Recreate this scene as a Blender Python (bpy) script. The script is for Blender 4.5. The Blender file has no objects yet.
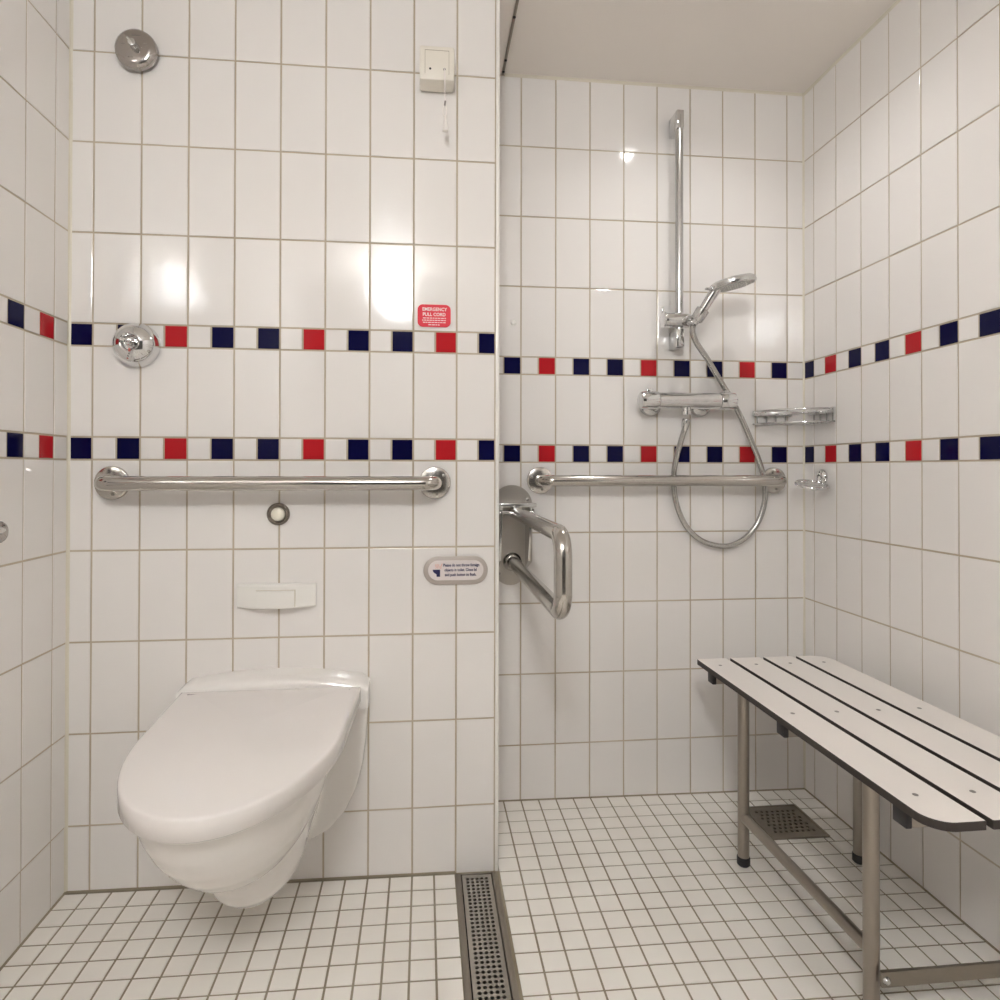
import bpy, bmesh, math, random
from mathutils import Vector, Matrix, Euler
random.seed(7)
PI = math.pi
H = 0.9425                      # height of the border-tile line above the floor; every z below is measured from that line
C = bpy.context.scene.collection
WORLD = {}                      # world position of every Empty / parent

# ------------------------------------------------------------------ materials
def principled(name, col, rough=.5, metal=0.0, spec=.5, coat=0.0, emit=None, estr=0.0):
    m = bpy.data.materials.new(name); m.use_nodes = True
    b = m.node_tree.nodes['Principled BSDF']
    b.inputs['Base Color'].default_value = (*col, 1)
    b.inputs['Roughness'].default_value = rough
    b.inputs['Metallic'].default_value = metal
    b.inputs['Specular IOR Level'].default_value = spec
    b.inputs['Coat Weight'].default_value = coat
    if emit:
        b.inputs['Emission Color'].default_value = (*emit, 1)
        b.inputs['Emission Strength'].default_value = estr
    return m
def add_bump(m, scale, strength, dist=.001, detail=2, rough_var=None, col_var=None):
    nt = m.node_tree; b = nt.nodes['Principled BSDF']
    tc = nt.nodes.new('ShaderNodeTexCoord')
    n = nt.nodes.new('ShaderNodeTexNoise'); n.inputs['Scale'].default_value = scale; n.inputs['Detail'].default_value = detail
    nt.links.new(tc.outputs['Object'], n.inputs['Vector'])
    bp = nt.nodes.new('ShaderNodeBump'); bp.inputs['Strength'].default_value = strength; bp.inputs['Distance'].default_value = dist
    nt.links.new(n.outputs['Fac'], bp.inputs['Height']); nt.links.new(bp.outputs['Normal'], b.inputs['Normal'])
    if rough_var:
        r = nt.nodes.new('ShaderNodeMapRange'); r.inputs['To Min'].default_value = rough_var[0]; r.inputs['To Max'].default_value = rough_var[1]
        nt.links.new(n.outputs['Fac'], r.inputs['Value']); nt.links.new(r.outputs['Result'], b.inputs['Roughness'])
    if col_var:
        n2 = nt.nodes.new('ShaderNodeTexNoise'); n2.inputs['Scale'].default_value = col_var[2]; n2.inputs['Detail'].default_value = 4
        nt.links.new(tc.outputs['Object'], n2.inputs['Vector'])
        cr = nt.nodes.new('ShaderNodeValToRGB')
        cr.color_ramp.elements[0].position = .35; cr.color_ramp.elements[1].position = .68
        cr.color_ramp.elements[0].color = (*col_var[0], 1); cr.color_ramp.elements[1].color = (*col_var[1], 1)
        nt.links.new(n2.outputs['Fac'], cr.inputs['Fac']); nt.links.new(cr.outputs['Color'], b.inputs['Base Color'])
    return m
M = {}
M['tile'] = add_bump(principled('glazed_white_tile', (.785, .76, .735), .075, spec=.55), 9, .10, .0015, 1)
M['blue'] = add_bump(principled('glazed_navy_tile', (.004, .004, .040), .07, spec=.13), 9, .10, .0015, 1)
M['red'] = add_bump(principled('glazed_red_tile', (.44, .016, .022), .08, spec=.22), 9, .10, .0015, 1)
M['grout'] = add_bump(principled('beige_wall_grout', (.60, .53, .43), .85), 60, .3, .001, 3, col_var=((.44, .37, .275), (.53, .46, .36), 5))
M['floor_tile'] = add_bump(principled('matt_white_floor_tile', (.71, .68, .635), .34, spec=.45), 40, .12, .001, 3, rough_var=(.28, .42), col_var=((.81, .775, .725), (.85, .82, .77), 6))
M['floor_grout'] = add_bump(principled('brown_floor_grout', (.30, .26, .19), .9), 60, .3, .001, 3, col_var=((.25, .21, .145), (.35, .31, .235), 4))
M['ceiling'] = add_bump(principled('ceiling_paint', (.80, .755, .705), .38, spec=.35), 120, .05, .0005, 3)
M['caulk'] = principled('cream_silicone', (.66, .62, .52), .45)
M['trim_white'] = principled('white_edge_trim', (.80, .78, .74), .25)
M['porcelain'] = principled('white_porcelain', (.80, .775, .745), .045, spec=.55)
M['lid'] = principled('white_seat_plastic', (.76, .725, .70), .07, spec=.5)
M['plastic'] = principled('white_plastic', (.80, .79, .75), .32)
M['cream'] = principled('cream_plastic', (.75, .71, .63), .40)
M['cream_dark'] = principled('cream_plastic_base', (.66, .62, .53), .45)
M['chrome'] = principled('polished_chrome', (.72, .72, .72), .07, 1.0)
M['chrome_grey'] = principled('satin_chrome', (.60, .60, .59), .18, 1.0)
M['steel'] = add_bump(principled('polished_stainless', (.52, .495, .46), .17, 1.0), 40, .05, .0005, 2)
M['brushed'] = add_bump(principled('brushed_stainless', (.46, .43, .39), .32, 1.0), 90, .1, .0005, 3)
M['satin'] = principled('satin_grey_chrome', (.46, .43, .41), .16, 1.0)
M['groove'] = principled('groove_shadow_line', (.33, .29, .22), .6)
M['leg'] = add_bump(principled('bench_leg_steel', (.36, .325, .285), .30, 1.0), 90, .1, .0005, 3)
M['dark_chrome'] = principled('dark_chrome', (.26, .23, .20), .16, 1.0)
M['steel_dull'] = add_bump(principled('dull_stainless', (.33, .295, .25), .40, 1.0), 90, .1, .0005, 3)
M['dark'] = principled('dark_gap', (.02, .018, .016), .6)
M['black'] = principled('black_rubber', (.018, .016, .018), .45)
M['slat'] = add_bump(principled('white_laminate', (.76, .72, .68), .42), 200, .08, .0004, 2)
M['core'] = principled('dark_brown_laminate_core', (.035, .027, .023), .55)
M['screw'] = principled('screw_metal', (.33, .31, .29), .4, 1.0)
M['label_red'] = principled('red_sticker', (.74, .05, .075), .5, spec=.2)
M['print_white'] = principled('white_print', (.86, .80, .78), .45)
M['print_navy'] = principled('navy_print', (.018, .016, .085), .45)
M['print_orange'] = principled('salmon_print', (.72, .30, .22), .45)
M['sign_rim'] = add_bump(principled('sign_rim_metal', (.47, .42, .38), .38, .35), 300, .3, .0005, 2)
M['sign_face'] = principled('sign_face', (.72, .66, .64), .35)
M['hose'] = principled('grey_metal_hose', (.52, .51, .49), .22, .9)
M['spray'] = principled('grey_spray_face', (.42, .42, .40), .4)
M['button'] = principled('ivory_button', (.80, .76, .64), .35)
M['red_mark'] = principled('red_mark', (.45, .06, .04), .4)
M['clear'] = principled('milky_plastic', (.84, .80, .76), .3)
M['lamp'] = principled('lit_opal_glass', (.9, .9, .88), .3, emit=(.965, .985, 1.0), estr=82)
M['lamp2'] = principled('lit_spot_glass', (.9, .9, .88), .3, emit=(1.0, .995, .99), estr=6)
M['added_door'] = principled('added_door_dark', (.045, .04, .036), .4)
M['back'] = principled('back_wall_paint', (.07, .065, .06), .6)

# ------------------------------------------------------------------ object helpers
def thing(name, label, cat, loc=(0, 0, 0), group=None):
    o = bpy.data.objects.new(name, None); C.objects.link(o)
    o.empty_display_size = .05
    o.location = (loc[0], loc[1], loc[2] + H)
    WORLD[o.name] = Vector(o.location)
    o['label'] = label; o['category'] = cat
    if group: o['group'] = group
    return o
def obj(name, bm, mats, parent=None, smooth=True, angle=40, label=None):
    bm.normal_update()
    for v in bm.verts: v.co.z += H
    off = Vector((0, 0, 0))
    if parent is not None:
        off = WORLD[parent.name]
        for v in bm.verts: v.co -= off
    me = bpy.data.meshes.new(name); bm.to_mesh(me); bm.free()
    if not isinstance(mats, (list, tuple)): mats = [mats]
    for m in mats: me.materials.append(m)
    if smooth:
        me.shade_smooth() if hasattr(me, 'shade_smooth') else None
        try: me.set_sharp_from_angle(angle=math.radians(angle))
        except Exception: pass
    o = bpy.data.objects.new(name, me); C.objects.link(o)
    if parent is not None:
        o.parent = parent; WORLD[o.name] = off
    else:
        WORLD[o.name] = Vector((0, 0, 0))
    if label: o['label'] = label
    return o
def origin_to(o, p):
    """move a top-level mesh's origin to p (z from the border line) without moving it"""
    p = Vector((p[0], p[1], p[2] + H)); o.data.transform(Matrix.Translation(-p)); o.location = p; WORLD[o.name] = p; return o
def tag(o, label, cat, group=None):
    o['label'] = label; o['category'] = cat
    if group: o['group'] = group
    return o
def struct(name, bm, mats, **k):
    o = obj(name, bm, mats, **k); o['kind'] = 'structure'; return o

# ------------------------------------------------------------------ shape helpers
def box(bm, lo, hi, bev=0.0, mi=0, seg=2):
    r = bmesh.ops.create_cube(bm, size=1.0)
    vs = r['verts']
    for v in vs:
        v.co = Vector([lo[i] + (v.co[i] + .5) * (hi[i] - lo[i]) for i in range(3)])
    fs = set(f for v in vs for f in v.link_faces)
    for f in fs: f.material_index = mi
    if bev > 0:
        es = list(set(e for v in vs for e in v.link_edges))
        r = bmesh.ops.bevel(bm, geom=es, offset=bev, segments=seg, affect='EDGES', profile=.5, material=-1)
        for f in r['faces']: f.material_index = mi
    return bm
def ring_frame(d):
    d = d.normalized()
    a = Vector((0, 0, 1)) if abs(d.z) < .9 else Vector((1, 0, 0))
    x = a.cross(d).normalized(); return x, d.cross(x).normalized()
def lathe(bm, base, axis, prof, seg=32, mi=0, cap0=True, cap1=True):
    """prof = [(distance along axis, radius)...]"""
    base = Vector(base); axis = Vector(axis).normalized(); x, y = ring_frame(axis)
    rings = []
    for d, r in prof:
        if r < 1e-6: rings.append([bm.verts.new(base + axis * d)])
        else: rings.append([bm.verts.new(base + axis * d + (x * math.cos(2*PI*k/seg) + y * math.sin(2*PI*k/seg)) * r) for k in range(seg)])
    fs = []
    for A, B in zip(rings, rings[1:]):
        if len(A) == 1 and len(B) == 1: continue
        if len(A) == 1:
            for k in range(seg): fs.append(bm.faces.new((A[0], B[k], B[(k+1) % seg])))
        elif len(B) == 1:
            for k in range(seg): fs.append(bm.faces.new((A[k], B[0], A[(k+1) % seg])))
        else:
            for k in range(seg): fs.append(bm.faces.new((A[k], B[k], B[(k+1) % seg], A[(k+1) % seg])))
    if cap0 and len(rings[0]) > 1: fs.append(bm.faces.new(rings[0]))
    if cap1 and len(rings[-1]) > 1: fs.append(bm.faces.new(list(reversed(rings[-1]))))
    for f in fs: f.material_index = mi
    bmesh.ops.recalc_face_normals(bm, faces=fs)
    return bm
def tube(bm, pts, rad, seg=16, mi=0, closed=False, cap=True):
    pts = [Vector(p) for p in pts]; n = len(pts)
    rs = rad if isinstance(rad, (list, tuple)) else [rad] * n
    def tan(i):
        if closed: return (pts[(i+1) % n] - pts[(i-1) % n]).normalized()
        return (pts[min(i+1, n-1)] - pts[max(i-1, 0)]).normalized()
    x, _ = ring_frame(tan(0)); rings = []
    for i in range(n):
        t = tan(i); x = (x - t * x.dot(t)).normalized(); y = t.cross(x)
        rings.append([bm.verts.new(pts[i] + (x * math.cos(2*PI*k/seg) + y * math.sin(2*PI*k/seg)) * rs[i]) for k in range(seg)])
    fs = []
    for i in range(n if closed else n - 1):
        A, B = rings[i], rings[(i+1) % n]
        for k in range(seg): fs.append(bm.faces.new((A[k], A[(k+1) % seg], B[(k+1) % seg], B[k])))
    if cap and not closed:
        fs.append(bm.faces.new(list(reversed(rings[0])))); fs.append(bm.faces.new(rings[-1]))
    for f in fs: f.material_index = mi
    bmesh.ops.recalc_face_normals(bm, faces=fs)
    return bm
def fillet(pts, r, seg=8, closed=False):
    pts = [Vector(p) for p in pts]; out = []; n = len(pts)
    for i, p in enumerate(pts):
        if not closed and i in (0, n-1): out.append(p); continue
        a = pts[(i-1) % n] - p; b = pts[(i+1) % n] - p; la, lb = a.length, b.length; a.normalize(); b.normalize()
        ang = a.angle(b); d = min(r / math.tan(ang / 2), la * .49, lb * .49); rr = d * math.tan(ang / 2)
        c = p + (a + b).normalized() * (rr / math.sin(ang / 2)); s = p + a * d - c; e = p + b * d - c
        for k in range(seg + 1):
            out.append(c + s.normalized().slerp(e.normalized(), k / seg) * rr)
    return out
def smooth_path(pts, sub=5):
    P = [Vector(p) for p in pts]; out = []
    for i in range(len(P) - 1):
        p0, p1, p2, p3 = P[max(i-1, 0)], P[i], P[i+1], P[min(i+2, len(P)-1)]
        for k in range(sub):
            t = k / sub
            out.append(.5 * ((2*p1) + (p2-p0)*t + (2*p0-5*p1+4*p2-p3)*t*t + (3*p1-p0-3*p2+p3)*t**3))
    out.append(P[-1]); return out
def prism(bm, poly, d, mi=0, bev=0.0):
    """closed polygon of 3-D points extruded by vector d"""
    a = [bm.verts.new(Vector(p)) for p in poly]; b = [bm.verts.new(Vector(p) + Vector(d)) for p in poly]; n = len(a)
    fs = [bm.faces.new(a), bm.faces.new(list(reversed(b)))]
    fs += [bm.faces.new((a[i], b[i], b[(i+1) % n], a[(i+1) % n])) for i in range(n)]
    for f in fs: f.material_index = mi
    bmesh.ops.recalc_face_normals(bm, faces=fs)
    if bev > 0:
        es = list(fs[0].edges) + list(fs[1].edges)
        r = bmesh.ops.bevel(bm, geom=es, offset=bev, segments=2, affect='EDGES', profile=.5, material=-1)
        for f in r['faces']: f.material_index = mi
    return bm
def loft(bm, rings, mi=0, cap=True):
    R = [[bm.verts.new(Vector(p)) for p in r] for r in rings]; n = len(R[0]); fs = []
    for A, B in zip(R, R[1:]):
        for k in range(n): fs.append(bm.faces.new((A[k], A[(k+1) % n], B[(k+1) % n], B[k])))
    if cap: fs.append(bm.faces.new(R[0])); fs.append(bm.faces.new(list(reversed(R[-1]))))
    for f in fs: f.material_index = mi
    bmesh.ops.recalc_face_normals(bm, faces=fs)
    return bm
def rrect(cx, cz, w, h, r, seg=6):
    """2-D rounded rectangle outline"""
    out = []
    for sx, sz, a0 in ((1, 1, 0), (-1, 1, 90), (-1, -1, 180), (1, -1, 270)):
        for k in range(seg + 1):
            a = math.radians(a0 + 90 * k / seg)
            out.append((cx + sx * (w/2 - r) + r * math.cos(a), cz + sz * (h/2 - r) + r * math.sin(a)))
    return out
def text_bm(s, size, x, y, z, align='LEFT', bold=0.0, sx=1.0):
    """lettering on a wall that faces -Y; flat raised print"""
    cu = bpy.data.curves.new('txt', 'FONT'); cu.body = s; cu.size = size; cu.align_x = align; cu.offset = bold; cu.extrude = 0.00015
    cu.resolution_u = 3
    o = bpy.data.objects.new('txt', cu); C.objects.link(o)
    dg = bpy.context.evaluated_depsgraph_get(); dg.update()
    me = bpy.data.meshes.new_from_object(o.evaluated_get(dg))
    bm = bmesh.new(); bm.from_mesh(me)
    for v in bm.verts: v.co = Vector((x + v.co.x * sx, y - v.co.z, z + v.co.y))
    bpy.data.objects.remove(o); bpy.data.curves.remove(cu); bpy.data.meshes.remove(me)
    return bm
def join(bm, other):
    me = bpy.data.meshes.new('j'); other.to_mesh(me); other.free(); bm.from_mesh(me); bpy.data.meshes.remove(me); return bm

# ------------------------------------------------------------------ the tiled shell
YS, XR, XL, XE = .304, 1.8505, -.0495, .899       # shower back wall, right wall, left wall, end of the toilet wall
ZC = 1.1015                                          # ceiling
YB = -2.95                                           # wall behind the camera
def zfl(x): return -.9425 - .0125 * x                # the floor falls gently towards the shower
ROWS = [(-1.0, -.8, 0), (-.8, -.6, 0), (-.6, -.4, 0), (-.4, -.2, 0), (-.2, 0, 0), (0, .05, 1), (.05, .25, 0), (.25, .3, 1),
        (.3, .5, 0), (.5, .7, 0), (.7, .9, 0), (.9, 1.1, 0), (1.1, 1.3, 0)]
def add_tile(bm, P, n, u0, u1, v0, v1, mi, g=.0041, ch=.0011, hgt=.0012, tilt=.0005):
    """one raised tile with a chamfered edge, a hair out of true like a hand-set tile"""
    u0 += g/2; u1 -= g/2; v0 += g/2; v1 -= g/2
    if u1 - u0 < .006 or v1 - v0 < .006: return
    w = min(1.0, (u1-u0)/.1); h = min(1.0, (v1-v0)/.2)
    a, b = max(-.0007, min(.0007, random.gauss(0, tilt))) * w, max(-.0011, min(.0011, random.gauss(0, tilt * 1.6))) * h
    outer = [(u0, v0, -a-b), (u1, v0, a-b), (u1, v1, a+b), (u0, v1, -a+b)]
    inner = [(u0+ch, v0+ch, -a-b), (u1-ch, v0+ch, a-b), (u1-ch, v1-ch, a+b), (u0+ch, v1-ch, -a+b)]
    B0 = [bm.verts.new(P(u, v) - n * .002) for u, v, t in outer]
    B = [bm.verts.new(P(u, v) + n * (t*.5 - .0004)) for u, v, t in outer]
    T = [bm.verts.new(P(u, v) + n * (t*.5)) for u, v, t in inner]
    fs = [bm.faces.new(T)]
    for k in range(4):
        fs.append(bm.faces.new((B[k], B[(k+1) % 4], T[(k+1) % 4], T[k])))
        fs.append(bm.faces.new((B0[k], B0[(k+1) % 4], B[(k+1) % 4], B[k])))
    for f in fs: f.material_index = mi
    if fs[0].normal.dot(n) < 0 or True:
        bmesh.ops.recalc_face_normals(bm, faces=fs)
        fs[0].normal_update()
        if fs[0].normal.dot(n) < 0:
            bmesh.ops.reverse_faces(bm, faces=fs)
def tile_wall(name, P, n, u_lo, u_hi, u_off, colour, slab, zmax=ZC):
    """P(u, z) -> point on the wall; joints every 10 cm from u_off; colour(k) -> None or material slot for column k, and which half"""
    bm = bmesh.new(); n = Vector(n)
    box(bm, *slab, mi=1)
    k0 = math.floor((u_lo - u_off) / .1 + 1e-6); k1 = math.ceil((u_hi - u_off) / .1 - 1e-6)
    for z0, z1, band in ROWS:
        z0 = max(z0, -.985); z1 = min(z1, zmax)
        if z1 <= z0: continue
        for k in range(k0, k1):
            a, b = u_off + k*.1, u_off + (k+1)*.1
            if not band:
                add_tile(bm, P, n, max(a, u_lo), min(b, u_hi), z0, z1, 0)
            else:
                lo, hi = colour(k)
                add_tile(bm, P, n, max(a, u_lo), min(a+.05, u_hi), z0, z1, lo)
                add_tile(bm, P, n, max(a+.05, u_lo), min(b, u_hi), z0, z1, hi)
    return struct(name, bm, [M['tile'], M['grout'], M['blue'], M['red']], smooth=False)
BL, RD = 2, 3
G = .0016
# toilet wall (faces the camera, y = 0): the coloured half is the right half of each column
tile_wall('wall_toilet', lambda u, z: Vector((u, 0, z)), (0, -1, 0), XL, .8905, 0.0,
          lambda k: (0, RD if (k + 1) % 3 == 2 else BL), ((XL, G, -1.03), (.8975, .295, ZC)))
# its end, facing the shower
tile_wall('wall_return', lambda u, z: Vector((XE, u, z)), (1, 0, 0), .004, YS, .004,
          lambda k: (BL, 0), ((.8978, .004, -1.03), (XE - G, YS, ZC)))
# shower back wall
tile_wall('wall_back', lambda u, z: Vector((u, YS, z)), (0, -1, 0), XE, XR, .998,
          lambda k: (0, RD if (k + 1) % 3 == 1 else BL), ((.80, YS + G, -1.03), (XR + .1, YS + .1, ZC)))
# right wall: u = -y, first joint 4.7 cm from the corner, coloured half ends on the joint
tile_wall('wall_right', lambda u, z: Vector((XR, -u, z)), (-1, 0, 0), -YS, -YB, -.257,
          lambda k: (0, RD if (k + 1) % 3 == 1 else BL), ((XR + G, YB, -1.03), (XR + .1, YS + .1, ZC)))
# left wall: u = -y, coloured half starts on the joint
tile_wall('wall_left', lambda u, z: Vector((XL, -u, z)), (1, 0, 0), 0, -YB, .053,
          lambda k: ((RD if k % 3 == 0 else BL) if k >= 0 else 0, 0), ((XL - .1, YB, -1.03), (XL - G, .3, ZC)))
bm = bmesh.new(); box(bm, (XL - .1, YB - .1, -1.03), (XR + .1, YB, ZC)); struct('wall_front', bm, M['back'], smooth=False)
bm = bmesh.new(); box(bm, (.10, YB + .001, -.965), (1.02, YB + .045, 1.05), .004); struct('added_door_1', bm, M['added_door'])  # unseen door, added and kept dark like its wall for chrome reflections

# floor: small square tiles, cut round the two drains
DX0, DX1, DY1, DY0 = .799, .8955, -.008, -1.25        # linear drain
SX0, SX1, SY0, SY1 = 1.612, 1.768, .064, .220          # square drain
bm = bmesh.new()
def Pf(u, v): return Vector((u, v, zfl(u)))
nf = Vector((.0125, 0, 1)).normalized()
def slab(x0, x1, y0, y1):
    poly = [(x0, y0, zfl(x0) - .0016), (x1, y0, zfl(x1) - .0016), (x1, y1, zfl(x1) - .0016), (x0, y1, zfl(x0) - .0016)]
    prism(bm, poly, (0, 0, -.09), mi=1)
slab(XL - .02, DX0, YB, .02); slab(DX0, DX1, YB, DY0); slab(DX0, DX1, DY1, YS + .02); slab(DX1, SX0, YB, YS + .02)
slab(SX0, SX1, YB, SY0); slab(SX0, SX1, SY1, YS + .02); slab(SX1, XR + .02, YB, YS + .02)
ys = [-.006 + .0515 * k for k in range(7, 0, -1)] + [-.006 - .05 * k for k in range(0, 60)]
ys = [YS] + [y for y in ys if y < YS - .008 and y > YB]
xs = [XL] + [.05 * k for k in range(0, 38) if .05 * k < XR - .004] + [XR]
def floor_tile(x0, x1, y0, y1):
    # clip the tile against the drain openings
    for (a0, a1, b0, b1) in ((DX0, DX1, DY0, DY1), (SX0, SX1, SY0, SY1)):
        if x0 < a1 - 1e-4 and x1 > a0 + 1e-4 and y0 < b1 - 1e-4 and y1 > b0 + 1e-4:
            if x0 < a0 - .004: floor_tile(x0, a0, y0, y1)
            if x1 > a1 + .004: floor_tile(a1, x1, y0, y1)
            if y0 < b0 - .004: floor_tile(max(x0, a0), min(x1, a1), y0, b0)
            if y1 > b1 + .004: floor_tile(max(x0, a0), min(x1, a1), b1, y1)
            return
    add_tile(bm, Pf, nf, x0, x1, y0, y1, 0, g=.0044, ch=.0009, tilt=.0002)
for yb, ya in zip(ys, ys[1:]):
    for xa, xb in zip(xs, xs[1:]):
        if xb <= XE + .002 and ya > -.02: continue
        floor_tile(xa, xb, ya, yb)
struct('floor', bm, [M['floor_tile'], M['floor_grout']], smooth=False)
bm = bmesh.new(); box(bm, (XL - .1, YB - .1, ZC), (XR + .1, YS + .1, ZC + .08)); struct('ceiling', bm, M['ceiling'], smooth=False)

# trims: corner silicone, edge strip of the toilet wall, ceiling joint, floor joints
def trim(i, lo, hi, mat, bev=.002):
    bm = bmesh.new(); box(bm, lo, hi, bev); return struct('trim_%d' % i, bm, M[mat])
trim(1, (.8912, -.0015, -.957), (.8998, .0035, ZC), 'trim_white', .0015)
bm = bmesh.new(); prism(bm, [(XL, 0, -.95), (XL + .0055, 0, -.95), (XL + .0015, -.0015, -.95), (XL, -.0055, -.95)], (0, 0, ZC + .95)); struct('trim_2', bm, M['caulk'])
bm = bmesh.new(); prism(bm, [(XR, YS, -.97), (XR - .0045, YS, -.97), (XR - .0015, YS - .0015, -.97), (XR, YS - .0045, -.97)], (0, 0, ZC + .97)); struct('trim_3', bm, M['caulk'])
bm = bmesh.new(); prism(bm, [(.95, YS, ZC), (.95, YS - .006, ZC), (.95, YS, ZC - .006)], (XR - .95, 0, 0)); struct('trim_4', bm, M['caulk'])
bm = bmesh.new(); prism(bm, [(XR, YS, ZC), (XR - .006, YS, ZC), (XR, YS, ZC - .006)], (0, YB - YS, 0)); struct('trim_5', bm, M['caulk'])
def floor_joint(i, p, q, inw):
    bm = bmesh.new(); p = Vector(p); q = Vector(q); inw = Vector(inw)
    a = [p, p + inw * .0035, p + Vector((0, 0, .003))]; b = [q, q + inw * .0035, q + Vector((0, 0, .003))]
    loft(bm, [a, b]); struct('trim_%d' % i, bm, M['floor_grout'])
floor_joint(6, (XL, -.0005, zfl(XL)), (DX0, -.0005, zfl(DX0)), (0, -1, 0))
floor_joint(7, (XE, YS - .0005, zfl(XE)), (XR, YS - .0005, zfl(XR)), (0, -1, 0))
floor_joint(8, (XL + .0005, 0, zfl(XL)), (XL + .0005, YB, zfl(XL)), (1, 0, 0))
floor_joint(9, (XR - .0005, YS, zfl(XR)), (XR - .0005, YB, zfl(XR)), (-1, 0, 0))

# ------------------------------------------------------------------ toilet
XT = .401
t = thing('toilet', 'white wall-hung toilet with closed lid on the tiled wall under the long grab bar', 'toilet', (XT, 0, -.66))
def half_w(y):                                       # half width of the lid at depth y
    yc, b, a = -.255, .313, .180
    if y < yc:
        s = 1 - ((y - yc) / b) ** 2
        return a * math.sqrt(max(s, 0))
    k = (y - yc) / (-.062 - yc); return a + (.188 - a) * k
def lid_outline(inset, n=36, rear=-.066):
    yc, b = -.255, .313
    out = []
    ysl = [yc + (rear - yc) * (1 - k / 8) for k in range(8)]
    for y in ysl: out.append((XT + half_w(y) - inset, y - (inset if y == rear else 0)))
    for k in range(n + 1):
        a = PI / n * k
        out.append((XT + (.180 - inset) * math.cos(a), yc - (b - inset) * math.sin(a)))
    for y in reversed(ysl): out.append((XT - half_w(y) + inset, y - (inset if y == rear else 0)))
    return out
def lid_z(x, y):                                     # gentle crown, falling to the front
    return -.493 + .022 * (y + .066) + .006 * (1 - ((x - XT) / .19) ** 2)
bm = bmesh.new(); rings = []
for inset, dz in ((.004, -.035), (.000, -.032), (0, -.0065), (.0006, -.0035), (.0018, -.0014), (.0040, -.0004), (.008, -.0001), (.020, 0), (.04, 0)):
    rings.append([(x, y, lid_z(x, y) + dz) for x, y in lid_outline(inset)])
for s in (.75, .5, .25, .08):                        # the crowned top, ring by ring
    base = lid_outline(.04); cy = -.27
    rings.append([(XT + (x-XT)*s, cy + (y-cy)*s, lid_z(XT + (x-XT)*s, cy + (y-cy)*s)) for x, y in base])
loft(bm, rings)
obj('seat_lid', bm, M['lid'], t, angle=60)
# seat under the lid, a thin shadowed band
bm = bmesh.new()
loft(bm, [[(x, y, lid_z(x, y) - .041) for x, y in lid_outline(.012)], [(x, y, lid_z(x, y) - .033) for x, y in lid_outline(.010)]])
obj('seat', bm, M['plastic'], t)
# ceramic: bowl, trap and wall flange grown into one skin
def d_ring(z, yf, yr, hw, hr, n=40):
    """D-shaped section: rounded front at yf, straight sides to the rear yr with half width hr there"""
    out = []; yc = yf + min(hw * 1.55, (yr - yf) * .75)
    for k in range(n + 1):
        a = PI * k / n; out.append((XT + hw * math.cos(a), yc - (yc - yf) * math.sin(a), z))
    for k in range(1, 7):
        q = k / 6; out.append((XT - (hw + (hr - hw) * q), yc + (yr - yc) * q, z))
    for k in range(7):
        q = 1 - k / 7 if k else 1.0
        out.append((XT + (hw + (hr - hw) * q), yc + (yr - yc) * q, z))
    return out
cer = bmesh.new()
loft(cer, [d_ring(z, yf, yr, hw, hr) for z, yf, yr, hw, hr in (
    (-.528, -.545, -.05, .158, .145), (-.556, -.538, -.05, .155, .136), (-.590, -.522, -.05, .147, .124), (-.625, -.499, -.05, .134, .110),
    (-.658, -.468, -.05, .117, .100), (-.688, -.432, -.06, .097, .092), (-.711, -.395, -.07, .075, .078), (-.724, -.352, -.10, .048, .048))])
trap = []
for z, yf, yr, hw in ((-.60, -.29, -.02, .102), (-.68, -.322, -.02, .102), (-.73, -.326, -.02, .099), (-.77, -.318, -.02, .092), (-.80, -.300, -.03, .081), (-.823, -.272, -.05, .062), (-.834, -.24, -.09, .036)):
    trap.append(d_ring(z, yf, yr, hw, hw))
loft(cer, trap)
# the flange flat against the wall
def flange(y, k):
    pr = [(.201, -.500), (.200, -.560), (.197, -.620), (.190, -.680), (.176, -.735), (.152, -.785), (.118, -.822), (.080, -.842), (.03, -.850)]
    R = [(XT + x * k, y, z) for x, z in pr]; L = [(XT - x * k, y, z) for x, z in reversed(pr)]
    top = [(XT - .197 * k + .394 * k * q / 6, y, -.498 + .012 * math.sin(PI * q / 6)) for q in range(0, 7)]
    return R + L + top
loft(cer, [flange(-.0005, 1), flange(-.026, .995), flange(-.034, .965)])
# web joining bowl and flange under the deck
box(cer, (XT - .192, -.055, -.545), (XT + .192, -.001, -.497))
box(cer, (XT - .10, -.20, -.74), (XT + .10, -.001, -.53))
me = bpy.data.meshes.new('tmp'); cer.to_mesh(me); cer.free()
ob = bpy.data.objects.new('tmp', me); C.objects.link(ob)
md = ob.modifiers.new('r', 'REMESH'); md.mode = 'VOXEL'; md.voxel_size = .0045; md.use_smooth_shade = True
ms = ob.modifiers.new('s', 'SMOOTH'); ms.factor = .5; ms.iterations = 14
dg = bpy.context.evaluated_depsgraph_get(); dg.update()
me2 = bpy.data.meshes.new_from_object(ob.evaluated_get(dg))
bm = bmesh.new(); bm.from_mesh(me2); bpy.data.objects.remove(ob)
for v in bm.verts:
    if v.co.y > -.0008: v.co.y = -.0008
obj('ceramic_bowl', bm, M['porcelain'], t, angle=180)
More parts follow.
